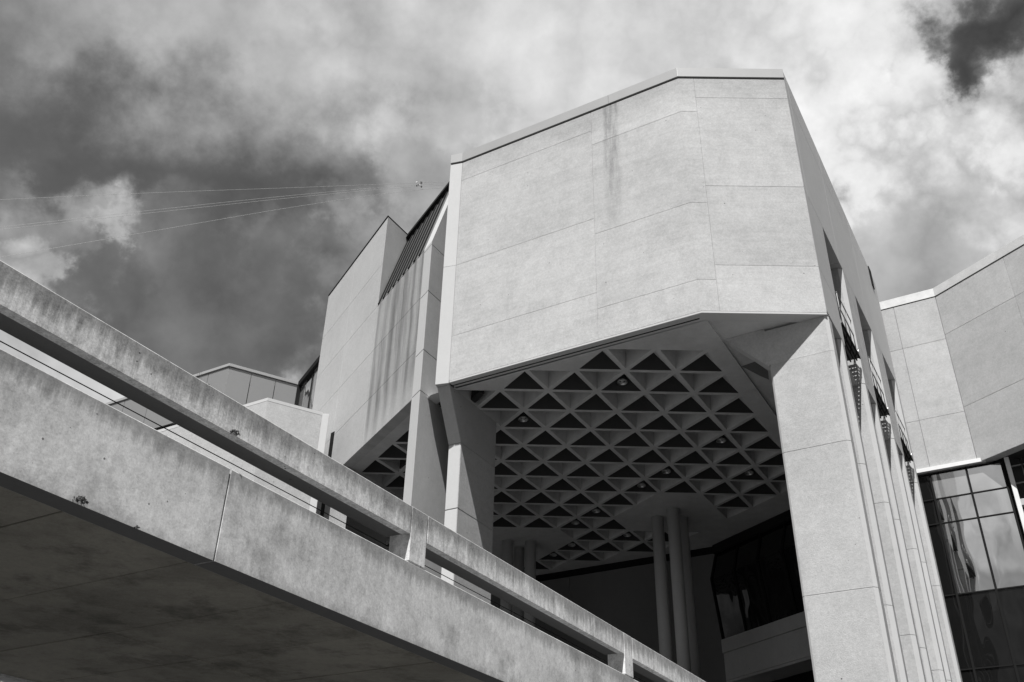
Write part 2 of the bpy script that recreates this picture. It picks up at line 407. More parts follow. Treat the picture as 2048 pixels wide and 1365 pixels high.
fas = Chain([L_, K_, M_, R0], 0.32)
sK = fas.L[1]; sM = fas.L[2]; sR = fas.L[3]
for sa, sb, zs in ((sK, 4.42, (13.30, 14.60, 16.83, 19.78, 20.45)), (4.42, sM + 0.40, (13.30, 14.14, 16.34, 19.28, 20.45)), (sM + 0.40, sR, (13.30, 14.54, 16.86, 19.77, 20.45))):
    for za, zb in zip(zs, zs[1:]): fas.panel('wall_panel', sa, sb, za, zb, 'rough', main, gap=0.0028)
for za, zb in ((13.243, 16.83), (16.83, 20.45)): fas.panel('edge_pilaster', 0, sK, za, zb, 'smooth', main, gap=0.004)
fas.panel('bottom_edge_strip', sK + 0.01, sR, 13.243, 13.30, 'smooth', main, gap=0.0, off=0.003, bevel=0.01)
fas.panel('coping', 0.0, 4.95, 20.49, 20.81, 'coping', main, gap=0.006, off=0.03)
fas.panel('coping', 4.95, sR, 20.49, 20.81, 'coping', main, gap=0.006, off=0.03)
fas.panel('coping_shadow_gap', 0, sR, 20.45, 20.49, 'black', main, gap=0.0, t=0.2, off=-0.03, bevel=0)
# backing so that no light comes through the joints
ch2 = Chain([L_ + D60 * 0.35, M_ + V2((0.12, 0.36)), R0 + V2((-0.15, 0.36))], 0.05)
ch2.panel('backing_wall', 0, ch2.L[-1], H + 0.56, 20.4, 'dark', main, gap=0, bevel=0)
# left return of the block
prism('side_wall', [L_ + D60 * 0.02, L_ + D60 * 2.2, L_ + D60 * 2.2 + D30m * 0.3, L_ + D60 * 0.33 + D30m * 0.3], H, 20.45, 'cast', main)

# right side: piers, wall panels, window openings
def F(s, dep=0.0): return R0 + D60 * s - OUT * dep
def wallseg(name, s0, s1, z0, z1, dep, mat, cham=0.0, gap=0.008):
    a, b = s0 + gap / 2, s1 - gap / 2
    poly = [F(a, dep), F(a, 0), F(b, 0), F(b, dep)]
    if cham:
        poly, sm = chamfered(poly, {1: cham})
        return prism(name, poly, z0 + gap / 2, z1 - gap / 2, None, main, 0.002, smooth=sm, mats=[mat, 'arris'])
    return prism(name, poly, z0 + gap / 2, z1 - gap / 2, mat, main, 0.006)
F0 = 0.005
for a, b in ((0.33, 3.35), (3.35, 6.75), (6.75, 10.7)):
    wallseg('wall_panel', a, b, 16.83, 19.87, 0.5, 'facade'); wallseg('wall_panel', a, b, 19.87, 20.78, 0.5, 'facade')
# first bay closes against the front fascia with a mitre
for za, zb in ((13.355, 14.54), (14.54, 16.83), (16.83, 19.87), (19.87, 20.78)):
    e = 0.33 if za > 16 else 1.65
    prism('wall_panel', [F(0.006, 0) , F(e - 0.004, 0), F(e - 0.004, 0.5), F(0.34, 0.5), F(0.33, 0.20)], za + 0.004, zb - 0.004, 'facade', main, 0.005)
for a, b in ((3.55, 5.05), (6.95, 8.45), (10.25, 10.7)):
    wallseg('wall_panel', a, b, 13.36, 16.83, 1.1, 'rough_plain', cham=0.1)
for s0, w_ in ((1.22, 0.30), (3.55, 0.32), (4.72, 0.30), (6.95, 0.32), (8.08, 0.30), (10.25, 0.45)):
    for za, zb in ((0, 7.28), (7.28, 10.26), (10.26, 13.35)):
        wallseg('pier', s0, s0 + w_, za, zb, 1.3, 'rough_plain', cham=0.09)
# recessed glazing behind the side openings
for a, b in ((1.68, 3.52), (5.08, 6.92), (8.48, 10.22)):
    wn = prism('window', [F(a, 0.62), F(b, 0.62), F(b, 0.70), F(a, 0.70)], 13.4, 16.83, 'darkglass', main, 0)
    for q in (a + 0.03, (a + b) / 2, b - 0.03):
        prism('frame', [F(q - 0.025, 0.555), F(q + 0.025, 0.555), F(q + 0.025, 0.615), F(q - 0.025, 0.615)], 13.51, 15.89, 'black', wn, 0)
    fr = Chain([F(a, 0.56), F(b, 0.56)], 0.05)
    for za, zb in ((16.70, 16.82), (15.9, 15.97), (13.4, 13.5)):
        o = fr.panel('frame', 0, fr.L[-1], za, zb, 'black', wn, gap=0, bevel=0)
    prism('floor_slab', [F(a, 0.5), F(b, 0.5), F(b, 1.3), F(a, 1.3)], 13.36, 13.44, 'cast', main, 0)
prism('dark_glass_wall', [F(0.6, 1.35), F(10.7, 1.35), F(10.7, 1.42), F(0.6, 1.42)], 0, 13.2, 'darkglass', main, 0)
# end wall of the side facade
prism('end_wall', [F(10.71, 0.01), F(10.71, 3.2), F(10.4, 3.2), F(10.4, 1.45)], 0, 20.7, 'cast', main)
prism('roof_scupper', [F(9.6, -0.03), F(9.95, -0.03), F(9.95, 0.3), F(9.6, 0.3)], 20.05, 20.79, 'black', main, 0)
# front pier and its haunch
A_ = V2((5.43, 18.048)); N_ = V2((4.64, 18.505))
pp, sm = chamfered([A_, R0 + D60 * F0, F(0.34, 0) , A_ + D60 * 0.34], {0: 0.045, 1: 0.07})
for za, zb in ((0, 7.28), (7.28, 10.265), (10.265, 12.37)):
    prism('pier', pp, za + 0.003, zb - 0.003, None, main, 0.004, smooth=sm, mats=['rough_plain', 'arris'])
pp, sm = chamfered([A_, R0 + D60 * F0, F(0.34, 0) , A_ + D60 * 0.34], {1: 0.07})
prism('pier', pp, 12.368, H - 0.002, None, main, 0.002, smooth=sm, mats=['rough_plain', 'arris'])
hv = []
for off in (0.0, 0.34):
    o_ = D60 * off
    for p, z in ((A_ - dirv(150) * 0.0, 12.33), (N_, H + 0.055), (A_, H + 0.055)):
        hv.append((p.x + o_.x, p.y + o_.y, z))
mesh_from('pier_haunch', hv, [[0, 1, 2][::-1], [3, 4, 5], [0, 1, 4, 3], [1, 2, 5, 4], [2, 0, 3, 5]], ['rough_plain', 'smooth'], main, 0.0, fm=[0, 0, 1, 0, 0])
# left column with its raking haunch
VA = V2((-1.39, 21.30)); VB = V2((-0.57, 22.72)); VW = dirv(150) * 0.36
pp, sm = chamfered([VA, VB, VB + VW, VA + VW], {})
prism('pier', pp, 10.25, 11.95, None, main, 0.015, smooth=[3], mats=['rough_plain', 'smooth'])
prism('pier', pp, 0, 10.244, None, main, 0.015, smooth=[3], mats=['rough_plain', 'smooth'])
KH = K_ + V2((0.01, 0.06)); hv = []
for w_ in (V2((0, 0)), VW):
    for p, z in ((VA, 11.955), (KH, H), (VB, H), (VB, 11.955)): hv.append((p.x + w_.x, p.y + w_.y, z))
mesh_from('pier_haunch', hv, [[0, 1, 2, 3][::-1], [4, 5, 6, 7], [0, 1, 5, 4], [1, 2, 6, 5], [2, 3, 7, 6], [3, 0, 4, 7]], 'cast', main, 0.012)
# roof
prism('roof', [L_ + D60 * 0.4, M_ + V2((0.1, 0.4)), R0 + V2((-0.1, 0.5)), F(10.3, 0.6), V2((8, 36)), V2((-4, 36)), V2((-1.5, 24))], 20.2, 20.42, 'dark', main, 0)

# ---- ceiling of the portico: triangular lattice
LS = 1.2
def node(a, b): return Vector((2.53185 + LS * (a + b * 0.5), 19.90615 + LS * b * math.sqrt(3) / 2))
W0 = V2((-4.93, 25.40)); WD = dirv(-60); WIN = dirv(30)           # stained wing wall: along, inward
def side(p, P, ang):
    n = Vector((-math.sin(R_(ang)), math.cos(R_(ang)))); return (p - P).dot(n)
GLA = V2((8.44, 28.46)); GLB = V2((6.87, 31.31))
def inhex(a, b):
    h1 = 7 <= b <= 10 and -4 <= a <= -1 and 5 <= a + b <= 8
    h2 = 10 <= b <= 13 and -9 <= a <= -6 and 2 <= a + b <= 5
    return h1, h2
def good(nodes):
    for a, b in nodes:
        p = node(a, b)
        if b < -1 or a > 2: return False
        if side(p, L_, -29.5) < 0.30: return False
        if (p - W0).dot(WIN) < 0.45: return False
        if side(p, V2((0.8, 34.7)), -30) > 0.3: return False
        if side(p, GLA, 120) < 0.1: return False
    for k in (0, 1):
        if all(inhex(a, b)[k] for a, b in nodes): return False
    return True
def coffer_mesh(name, tri, r, peak, taper, dark_face=None, z=H):
    """rib rim round one triangular cell plus the pit above it, in local coordinates about the first corner"""
    c = sum(tri, Vector((0, 0))) / 3
    rin = (tri[0] - c).length / 2
    k = 1 - r / rin
    inn = [c + (p - c) * k for p in tri]
    vs = [(p.x, p.y, 0) for p in tri] + [(p.x, p.y, 0) for p in inn]
    fs = [[i, (i + 1) % 3, (i + 1) % 3 + 3, i + 3] for i in range(3)]; fm = [0, 0, 0]
    if taper is None:                                           # closed by three sloping faces
        vs.append((c.x, c.y, peak))
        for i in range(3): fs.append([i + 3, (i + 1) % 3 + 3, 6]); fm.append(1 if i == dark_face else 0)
    else:
        top = [c + (p - c) * k * taper for p in tri]
        vs += [(p.x, p.y, peak) for p in top]
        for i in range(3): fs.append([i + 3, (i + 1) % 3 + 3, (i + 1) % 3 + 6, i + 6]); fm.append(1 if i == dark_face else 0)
        fs.append([6, 7, 8]); fm.append(0)
    me = bpy.data.meshes.new(name); me.from_pydata(vs, [], fs)
    for p, q in zip(me.polygons, fm): p.material_index = q
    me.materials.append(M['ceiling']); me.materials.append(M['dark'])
    # faces look downward
    me.flip_normals() if me.polygons[0].normal.z > 0 else None
    return me
o0 = node(0, 0)
dn_me = coffer_mesh('coffer', [node(0, 0) - o0, node(1, 0) - o0, node(0, 1) - o0], 0.056, 0.50, 0.84)
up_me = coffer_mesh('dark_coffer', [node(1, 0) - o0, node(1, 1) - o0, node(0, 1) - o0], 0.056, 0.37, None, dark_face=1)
foot = [L_ + V2((0.3, 0.22)), M_ + V2((0.07, 0.3)), R0 + V2((-0.05, 0.3)), F(8, 0.1), V2((8, 36)), V2((-7, 36)), V2((-7, 29)) + WIN * 0.3, V2((-2.47, 21.14)) + WIN * 0.3]
def clip(poly):
    out = poly
    for i in range(len(foot)):
        a, b = foot[i], foot[(i + 1) % len(foot)]
        ins = lambda p: ((b.x - a.x) * (p.y - a.y) - (b.y - a.y) * (p.x - a.x)) >= 0
        new = []
        for j in range(len(out)):
            p, q = out[j], out[(j + 1) % len(out)]
            ip, iq = ins(p), ins(q)
            if ip: new.append(p)
            if ip != iq:
                d1 = (b.x - a.x) * (p.y - a.y) - (b.y - a.y) * (p.x - a.x); d2 = (b.x - a.x) * (q.y - a.y) - (b.y - a.y) * (q.x - a.x)
                new.append(p + (q - p) * (d1 / (d1 - d2)))
        out = new
        if len(out) < 3: return None
    return out
def cut(poly, P, d, sgn):
    out = []
    f = lambda p: sgn * (d.x * (p.y - P.y) - d.y * (p.x - P.x))
    for j in range(len(poly)):
        p, q = poly[j], poly[(j + 1) % len(poly)]
        a_, b_ = f(p), f(q)
        if a_ >= 0: out.append(p)
        if (a_ >= 0) != (b_ >= 0): out.append(p + (q - p) * (a_ / (a_ - b_)))
    return out if len(out) > 2 else None
sv = []; sf = []
for b in range(-5, 16):
    for a in range(-16, 12):
        for up in (0, 1):
            nd = [(a, b), (a + 1, b), (a, b + 1)] if not up else [(a + 1, b), (a + 1, b + 1), (a, b + 1)]
            if good(nd):
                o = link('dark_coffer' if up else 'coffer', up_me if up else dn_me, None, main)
                p = node(a, b); o.location = Vector((p.x, p.y, H)) - main.location
            else:
                pl = clip([node(*q) for q in nd])
                if pl:
                    for sgn, dz in ((1, 0.0), (-1, 0.06)):
                        pc_ = cut(pl, M_, D60, sgn)
                        if pc_:
                            i0 = len(sv); sv += [(p.x, p.y, H + dz) for p in pc_]; sf.append(list(range(i0, i0 + len(pc_)))[::-1])
q0, q1 = M_ + D60 * 0.2, M_ + D60 * 11
i0 = len(sv); sv += [(q0.x, q0.y, H), (q1.x, q1.y, H), (q1.x, q1.y, H + 0.06), (q0.x, q0.y, H + 0.06)]; sf.append([i0, i0 + 1, i0 + 2, i0 + 3])
me = bpy.data.meshes.new('soffit'); me.from_pydata(sv, [], sf)
link('soffit', me, 'ceiling', main)
prism('recess_shade_patch', [(5.27, 19.69), (5.53, 19.47), (5.93, 19.88), (6.05, 20.3), (5.79, 20.12)], H + 0.055, H + 0.062, 'inner', main, 0)  # flat dark patch whose colour stands in for the shade of a recess
# drip groove along the front
Chain([L_ + V2((0.12, 0.18)), M_ + V2((0.03, 0.17)), R0 + V2((-0.1, 0.17))], 0.03).panel('drip_groove', 0.2, 6.75, H - 0.012, H + 0.01, 'dark', main, gap=0, bevel=0)

# round columns
for (x, y) in ((4.50, 29.13), (4.89, 28.44), (5.27, 29.13), (0.49, 31.55), (-0.29, 31.57), (0.10, 32.25)):
    for za, zb in ((0, 7.25), (7.27, H)):
        tube('round_column', (x, y, za), (x, y, zb), 0.192, 'facade', main, seg=28)
# inner walls of the portico
CC_ = V2((6.72, 31.55)); BW = dirv(150)
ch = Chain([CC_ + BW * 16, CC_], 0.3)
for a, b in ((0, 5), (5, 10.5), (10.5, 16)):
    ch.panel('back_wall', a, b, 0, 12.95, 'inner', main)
ch.panel('gap_shade_strip', 0, 16, 12.95, H, 'black', main, gap=0, off=-0.12, t=0.25, bevel=0)  # solid black strip painted for the unlit gap between wall top and ceiling
GD = (GLA - GLB).normalized()
gl = Chain([CC_ + GD * 0.0, CC_ + GD * 7.0], 0.3)
gl.panel('sill_wall', 0, 7, 9.62, 10.05, 'cast', main, off=0.05)
gl.panel('sill_wall', 0, 7, 8.78, 9.62, 'cast', main, off=0.0)
gl.panel('sill_soffit', 0, 7, 8.70, 8.775, 'cast', main, off=-0.01, t=1.3, gap=0, bevel=0)
gl.panel('lower_glass', 0, 7, 0, 8.70, 'darkglass', main, off=-1.0, t=1.1, gap=0, bevel=0)
gl.panel('glass_head', 0, 7, 12.93, H - 0.02, 'black', main, off=0.06, t=0.2, gap=0)
gn = Vector((-GD.y, GD.x))
kz = ((10.07, 0.02), (12.0, -0.24), (12.93, 0.06))
for i in range(6):
    a0, a1 = i * 1.12 + 0.04, min(7, (i + 1) * 1.12)
    wn = None
    for (za, oa), (zb, ob) in zip(kz, kz[1:]):
        p0, p1 = gl.P[0] + GD * (a0 - 0.039), gl.P[0] + GD * (a1 + 0.0)
        vs = [(*(p0 + gn * oa), za), (*(p1 + gn * oa), za), (*(p1 + gn * ob), zb), (*(p0 + gn * ob), zb)]
        vs += [(v[0] + gn.x * 0.03, v[1] + gn.y * 0.03, v[2]) for v in vs]
        mesh_from('window_pane', vs, [[0, 1, 2, 3], [7, 6, 5, 4], [0, 1, 5, 4], [1, 2, 6, 5], [2, 3, 7, 6], [3, 0, 4, 7]], 'darkglass', main)
        c0 = gl.P[0] + GD * a0
        tube('mullion', (*(c0 + gn * (oa - .02)), za), (*(c0 + gn * (ob - .02)), zb), 0.04, 'black', main, seg=6)
# balconies in the side openings
for a, b in ((1.72, 3.5), (5.12, 6.9), (8.52, 10.2)):
    zf = 14.05
    bal = prism('balcony', [F(a, -0.03), F(b, -0.03), F(b, 0.0), F(a, 0.0)], zf - 0.07, zf, 'black', main, 0)
    prism('edge_frame', [F(a, 0.50), F(b, 0.50), F(b, 0.54), F(a, 0.54)], zf - 0.09, zf, 'black', bal, 0)
    bars = []
    for k in range(30):
        q = a + (b - a) * (k + 0.5) / 30
        prism('grating_bar', [F(q - 0.012, 0.0), F(q + 0.012, 0.0), F(q + 0.014, 0.50), F(q - 0.014, 0.50)], zf - 0.05, zf - 0.01, 'black', bal, 0)
    for dep in (0.05, 0.2, 0.35):
        prism('joist', [F(a, dep), F(b, dep), F(b, dep + 0.03), F(a, dep + 0.03)], zf - 0.10, zf - 0.055, 'black', bal, 0)
    c = lambda q, dep, z: (*F(q, dep), z)
    for z in (zf + 0.42, zf + 0.85): tube('rail', c(a, -0.015, z), c(b - 0.35, -0.015, z), 0.014, 'railmetal', bal, seg=8)
    for q in (a + 0.02, a + 0.48, a + 0.95, b - 0.36): tube('rail_post', c(q, -0.015, zf), c(q, -0.015, zf + 0.85), 0.012, 'railmetal', bal, seg=8)
    tube('bracket', c(b - 0.15, -0.03, zf - 0.05), c(b - 0.15, -0.03, zf + 0.16), 0.014, 'steel', bal, seg=6)

# ceiling lights
LIGHTS = [(0, 0, 'nearest ceiling downlight, in the second row of dark coffers right of the middle'),
 (-3, 2, 'leftmost ceiling downlight in a dark coffer close to the slanted left pier'),
 (1, 3, 'rightmost near downlight, in a dark coffer beside the sunlit front pier'),
 (-1, 5, 'downlight in a dark coffer just in front of the smooth patch above three round columns'),
 (-2, 6, 'downlight one row behind and left of the one facing the three round columns'),
 (1, 5, 'downlight in the dark coffer nearest the right edge of the portico, above the tall window'),
 (-4, 8, 'downlight left of the smooth ceiling patch at the three round columns'),
 (-5, 9, 'small dim downlight between the two groups of round columns'),
 (-6, 11, 'dim downlight near the back wall, right of the two left round columns'),
 (-4, 10, 'dim downlight near the back wall, just left of the three round columns'),
 (-7, 12, 'farthest dim downlight, directly in front of the dark back wall')]
def ring_mesh(name, prof, seg, mat):
    vs = []; fs = []
    for (r, z) in prof:
        for k in range(seg): t = 2 * math.pi * k / seg; vs.append((r * math.cos(t), r * math.sin(t), z))
    for i in range(len(prof) - 1):
        for k in range(seg): fs.append([i * seg + k, i * seg + (k + 1) % seg, (i + 1) * seg + (k + 1) % seg, (i + 1) * seg + k])
    me = bpy.data.meshes.new(name); me.from_pydata(vs, [], fs); me.materials.append(M[mat])
    for p in me.polygons: p.use_smooth = True
    return me
rim_me = ring_mesh('rim', [(0.11, 0.05), (0.135, 0.0), (0.12, -0.012), (0.10, 0.0), (0.085, 0.06)], 24, 'steel')
bulb_me = ring_mesh('bulb', [(0.001, -0.01), (0.03, 0.0), (0.042, 0.03), (0.03, 0.07), (0.02, 0.09)], 14, 'lens')
can_me = ring_mesh('can', [(0.11, 0.05), (0.10, 0.18), (0.001, 0.20)], 24, 'dark')
bar_me = ring_mesh('cross_bar', [(0.008, -0.12), (0.008, 0.12)], 6, 'steel')
for a, b, lb in LIGHTS:
    c = (node(a, b) + node(a - 1, b + 1) + node(a, b + 1)) / 3
    t = thing('ceiling_light', lb, 'ceiling light', 'downlights set in the dark coffers', (c.x, c.y, H + 0.07))
    for me, nm in ((rim_me, 'rim'), (bulb_me, 'bulb'), (can_me, 'can')):
        o = _link(nm, me, None, t)
    for k in (0, 1):
        o = _link('cross_bar', bar_me, None, t); o.rotation_euler = (R_(90), 0, R_(90 * k + 20))

# ------------------------------------------------------------------ left wing with stained wall and metal slope
wing = thing('stained_wing', 'tall concrete wing with dark run-off streaks below a steep striped metal roof slope', 'building', loc=(-5, 27, 0))
WC = Chain([W0 - WD * 4.1, W0 + WD * 4.45], 0.32)          # front runs away to near
def ws(s): return s + 4.1
for za, zb in ((18.0, 19.6), (19.6, 21.44)):
    e = W0 + WD * 1.21
    prism('wall_panel', [W0 - WD * 1.55, e, e - WD * 0.25 + WIN * 0.1, W0 - WD * 1.55 + WIN * 0.32], za + 0.003, zb - 0.003, 'wing', wing, 0.004)
for sa, sb, zs in ((-4.1, -1.55, (13.243, 14.7, 16.38, 18.0, 19.6, 21.44)), (-1.55, 1.21, (13.243, 14.7, 16.38, 18.0)), (1.21, 4.45, (13.243, 14.7, 16.38, 17.99))):
    for za, zb in zip(zs, zs[1:]): WC.panel('wall_panel', ws(sa), ws(sb), za, zb, 'wing', wing, gap=0.006, bevel=0.004)
WC.panel('pier', ws(-4.1), ws(-0.3), 0, 13.235, 'rough_plain', wing, t=0.32)
e = W0 + WD * 1.22 - WIN * 0.015
prism('coping', [W0 - WD * 4.1 - WIN * 0.015, e, e + dirv(60) * 1.8, e + dirv(60) * 1.8 - WD * 0.3, W0 - WD * 4.1 + WIN * 0.3], 21.452, 21.50, 'black', wing, 0)
nP = W0 + WD * 1.21
# return wall beside the slope
prism('return_wall', [nP + dirv(60) * 0.004, nP + dirv(60) * 1.75, nP + dirv(60) * 1.75 - WD * 0.3, nP - WD * 0.3 + WIN * 0.33], 17.2, 21.44, 'cast', wing, 0.0)
# steep metal slope with standing seams
sx0, sx1 = 1.21, 4.44
def slope_pt(s, t, up=0.0):          # t 0..1 from the wall head to the ridge
    p = W0 + WD * s + dirv(60) * 1.2 * t
    nrm = Vector((-0.82, -0.47, 0.33)).normalized()
    return Vector((p.x, p.y, 18.0 + 3.42 * t)) + nrm * up
N_S = 9
for i in range(N_S):
    a, b = sx0 + (sx1 - sx0) * i / N_S, sx0 + (sx1 - sx0) * (i + 1) / N_S
    vs = [slope_pt(a, 0), slope_pt(b - 0.02, 0), slope_pt(b - 0.02, 1), slope_pt(a, 1)] + [slope_pt(a, 0, -0.05), slope_pt(b - 0.02, 0, -0.05), slope_pt(b - 0.02, 1, -0.05), slope_pt(a, 1, -0.05)]
    fc = [[0, 1, 2, 3], [7, 6, 5, 4], [0, 1, 5, 4], [1, 2, 6, 5], [2, 3, 7, 6], [3, 0, 4, 7]]
    mesh_from('roof_panel', vs, fc, 'seam', wing)
    vs = [slope_pt(q, t, u) for u in (0, 0.03) for q, t in ((a, 0.004), (a + 0.12, 0.004), (a + 0.12, 1), (a, 1))]
    mesh_from('standing_seam', vs, [[3, 2, 1, 0], [4, 5, 6, 7], [0, 1, 5, 4], [1, 2, 6, 5], [2, 3, 7, 6], [3, 0, 4, 7]], 'black', wing)
vs = [slope_pt(q, t, u) for u in (-0.04, 0.12) for q, t in ((sx0, 0.95), (sx1, 0.95), (sx1, 1.02), (sx0, 1.02))]
mesh_from('ridge_cap', vs, [[3, 2, 1, 0], [4, 5, 6, 7], [0, 1, 5, 4], [1, 2, 6, 5], [2, 3, 7, 6], [3, 0, 4, 7]], 'black', wing)
# fin column at its right end
fa, fb = V2((-2.72, 21.58)), V2((-2.47, 21.14))
fl = 1.55
for za, zb in ((0, 10.2), (10.2, 13.30), (13.30, 14.5), (14.5, 16.34), (16.34, 17.90)):
    pl = [fb, fb + D60 * fl, fa + D60 * fl, fa]
    prism('fin', pl, za + 0.006, zb - 0.006, None, wing, 0.008, smooth=[3], mats=['cast', 'smooth'])
pl = [fb, fb + D60 * 1.2, fa + D60 * 1.2, fa]
tp = prism('fin_top', pl, 17.905, [18.0, 21.42, 21.42, 18.0], None, wing, 0.004, smooth=[3], mats=['cast', 'smooth'])
for p in tp.data.polygons:
    if p.normal.z > 0.1: p.material_index = 1
# slit window beside the low annex
sw = prism('slit_window', [W0 + WD * -1.72 - WIN * 0.004, W0 + WD * -1.38 - WIN * 0.004, W0 + WD * -1.38 + WIN * 0.05, W0 + WD * -1.72 + WIN * 0.05], 12.0, [14.90, 14.82, 14.82, 14.90], 'black', wing, 0)
# back of the wing (closes it)
prism('rear_wall', [W0 - WD * 4.1 + WIN * 0.34, W0 - WD * 4.1 + WIN * 3, W0 - WD * 3.8 + WIN * 3, W0 - WD * 3.8 + WIN * 0.34], 0, 21.4, 'cast', wing)
prism('roof', [W0 - WD * 4.0 + WIN * 0.35, W0 + WD * 0.6 + WIN * 0.35, nP + dirv(60) * 1.7 - WD * 0.31, nP + dirv(60) * 3.5 - WD * 0.31, W0 - WD * 4.0 + WIN * 3], 21.2, 21.42, 'dark', wing, 0)
prism('rear_wall', [nP + dirv(60) * 1.76, nP + dirv(60) * 1.5 + WD * 5.2, nP + dirv(60) * 1.7 + WD * 5.2, nP + dirv(60) * 2.0], 13.3, 21.0, 'dark', wing, 0)

# glazed bay further back
bay = thing('glazed_bay', 'dark framed glazed bay showing in the gap left of the stained concrete wing', 'building', loc=(-8, 33, 0))
B0, B1 = V2((-8.85, 34.2)), V2((-7.3, 31.5))
bc = Chain([B0, B1], 0.25)
bc.panel('wall', 0, bc.L[-1], 0, 17.0, 'cast', bay, t=1.5)
for i in range(4):
    a, b = i * bc.L[-1] / 4, (i + 1) * bc.L[-1] / 4
    bc.panel('pane', a, b, 17.0, 20.55, 'frosted' if i != 1 else 'mirror', bay, gap=0.05, bevel=0)
bc.panel('frame', 0, bc.L[-1], 20.55, 20.78, 'black', bay, gap=0, off=0.12, t=1.5)
bc.panel('frame', 0, 0.12, 17.0, 20.55, 'black', bay, gap=0, off=0.14, t=1.5)
bc.panel('frame', bc.L[-1] * 0.5, bc.L[-1] * 0.5 + 0.06, 17.0, 20.55, 'black', bay, gap=0, off=0.04, t=0.2)

# ------------------------------------------------------------------ low annex
annex = thing('low_annex', 'low plain concrete annex with a thin pale coping behind the footbridge', 'building', loc=(-8, 26, 0))
E_ = V2((-5.63, 25.33)); C_ = V2((-7.20, 24.40))
ac = Chain([C_ + dirv(150) * 9, C_, E_ - dirv(30) * 0.16], 0.3)
for a, b in ((0, 4.5), (4.5, 9), (9, ac.L[-1])):
    ac.panel('wall_panel', a, b, 9.5, 14.66, 'rough_plain', annex, gap=0.006); ac.panel('wall_panel', a, b, 0, 9.5, 'rough_plain', annex, gap=0.006)
ac.panel('coping', 0, ac.L[-1], 14.662, 14.76, 'smooth', annex, gap=0, off=0.004, bevel=0)
e0 = E_ - dirv(30) * 0.16
prism('end_pilaster', [e0, E_ + dirv(30) * 0.02 - dirv(120) * 0.1, E_ + dirv(120) * 0.3, e0 + dirv(120) * 0.3], 0, 14.72, 'smooth', annex)
prism('roof', [C_ + dirv(150) * 9 + dirv(60) * 0.3, C_ + dirv(80) * 0.5, E_ + dirv(120) * 0.4, E_ + dirv(120) * 8, C_ + dirv(150) * 9 + dirv(60) * 3], 14.3, 14.5, 'cast', annex, 0)

# penthouse
pent = thing('rooftop_penthouse', 'smooth metal clad penthouse with pale roof edge rising behind the footbridge', 'building', loc=(-13, 40, 0))
pc0 = V2((-13.33, 38.32))
pc = Chain([pc0 + dirv(150) * 9.5, pc0, pc0 + dirv(30) * 3.55], 0.2)
for a, b in ((0, 2.6), (2.6, 4.4), (4.4, 6.5), (6.5, 8.2), (8.2, 9.5), (9.5, 10.56), (10.56, 11.72), (11.72, 13.05)):
    pc.panel('cladding_panel', a, b, 21.65, 23.84, 'panelmetal', pent, gap=0.035)
pc.panel('coping', 0, 13.05, 23.86, 24.0, 'coping', pent, gap=0, off=0.06)
pc.panel('plinth', 0, 13.05, 20.9, 21.65, 'black', pent, gap=0, off=-0.08, t=0.3)
box('vent_opening', (-14.42, 38.95, 23.0), 0.35, 0.1, 0.4, 150, 'black', pent)
prism('backing', [pc0 + dirv(150) * 9.4 + dirv(60) * 0.25, pc0 + dirv(90) * 0.45, pc0 + dirv(30) * 3.3 + dirv(120) * 0.3, pc0 + dirv(30) * 3.3 + dirv(120) * 6, pc0 + dirv(150) * 9.4 + dirv(60) * 4], 0, 23.9, 'cast', pent, 0)

# ------------------------------------------------------------------ right wing with glass front
rw = thing('glass_fronted_wing', 'folded concrete wing with pale dappled roof edge above a reflective glass curtain wall', 'building', loc=(14, 28, 0))
Q = V2((14.01, 26.84)); d150 = dirv(150)
# left part of the fold faces front, right part comes towards the camera
rc = Chain([Q + d150 * 4.2, Q, Q + dirv(-60) * 8.5], 0.35)
s1 = 4.2
for sa, sb, zs in ((0, s1 - 1.36, (14.42, 16.06, 18.75, 20.42)), (s1 - 1.36, s1, (14.42, 16.06, 18.75, 20.42)), (s1, s1 + 2.6, (14.3, 16.2, 18.9, 20.42)), (s1 + 2.6, s1 + 8.5, (14.3, 16.2, 18.9, 20.42))):
    for za, zb in zip(zs, zs[1:]): rc.panel('wall_panel', sa, sb, za, zb, 'rough_plain', rw, gap=0.008)
rc.panel('coping', 0, s1, 20.435, 20.76, 'palecoping', rw, gap=0.004, off=0.02)
rc.panel('coping', s1, s1 + 8.5, 20.435, 20.76, 'palecoping', rw, gap=0.004, off=0.02)
rc.panel('coping_shadow_gap', 0, s1 + 8.5, 20.42, 20.435, 'black', rw, gap=0, t=0.2, bevel=0)
gc = Chain([Q + d150 * 4.2, Q + dirv(-30) * 0.22], 0.2)
gc.panel('head_flashing', 0, gc.L[-1], 14.29, 14.41, 'whitemetal', rw, gap=0, off=0.06, bevel=0)
# curtain wall
G0 = Q + dirv(60) * 0.10
gdir = dirv(-30)
def gp(s, dep=0.0): return G0 + gdir * s + dirv(60) * dep
cols = [-2.6, -1.95, -1.42, -0.37, 0.62]
rows = [0, 2.2, 4.3, 6.3, 8.35, 10.45, 12.62, 13.40, 14.22]
for i in range(len(cols) - 1):
    for j in range(len(rows) - 1):
        a, b, za, zb = cols[i] + 0.02, cols[i + 1] - 0.02, rows[j] + 0.02, rows[j + 1] - 0.02
        mt = 'darkglass' if (i < 2 or rows[j] < 10.4) else ('frosted' if rows[j] > 13.3 else 'mirror')
        prism('pane', [gp(a), gp(b), gp(b, 0.03), gp(a, 0.03)], za, zb, mt, rw, 0)
for s in cols:
    prism('mullion', [gp(s - 0.03, -0.06), gp(s + 0.03, -0.06), gp(s + 0.03, 0.1), gp(s - 0.03, 0.1)], 0, 14.24, 'black', rw, 0)
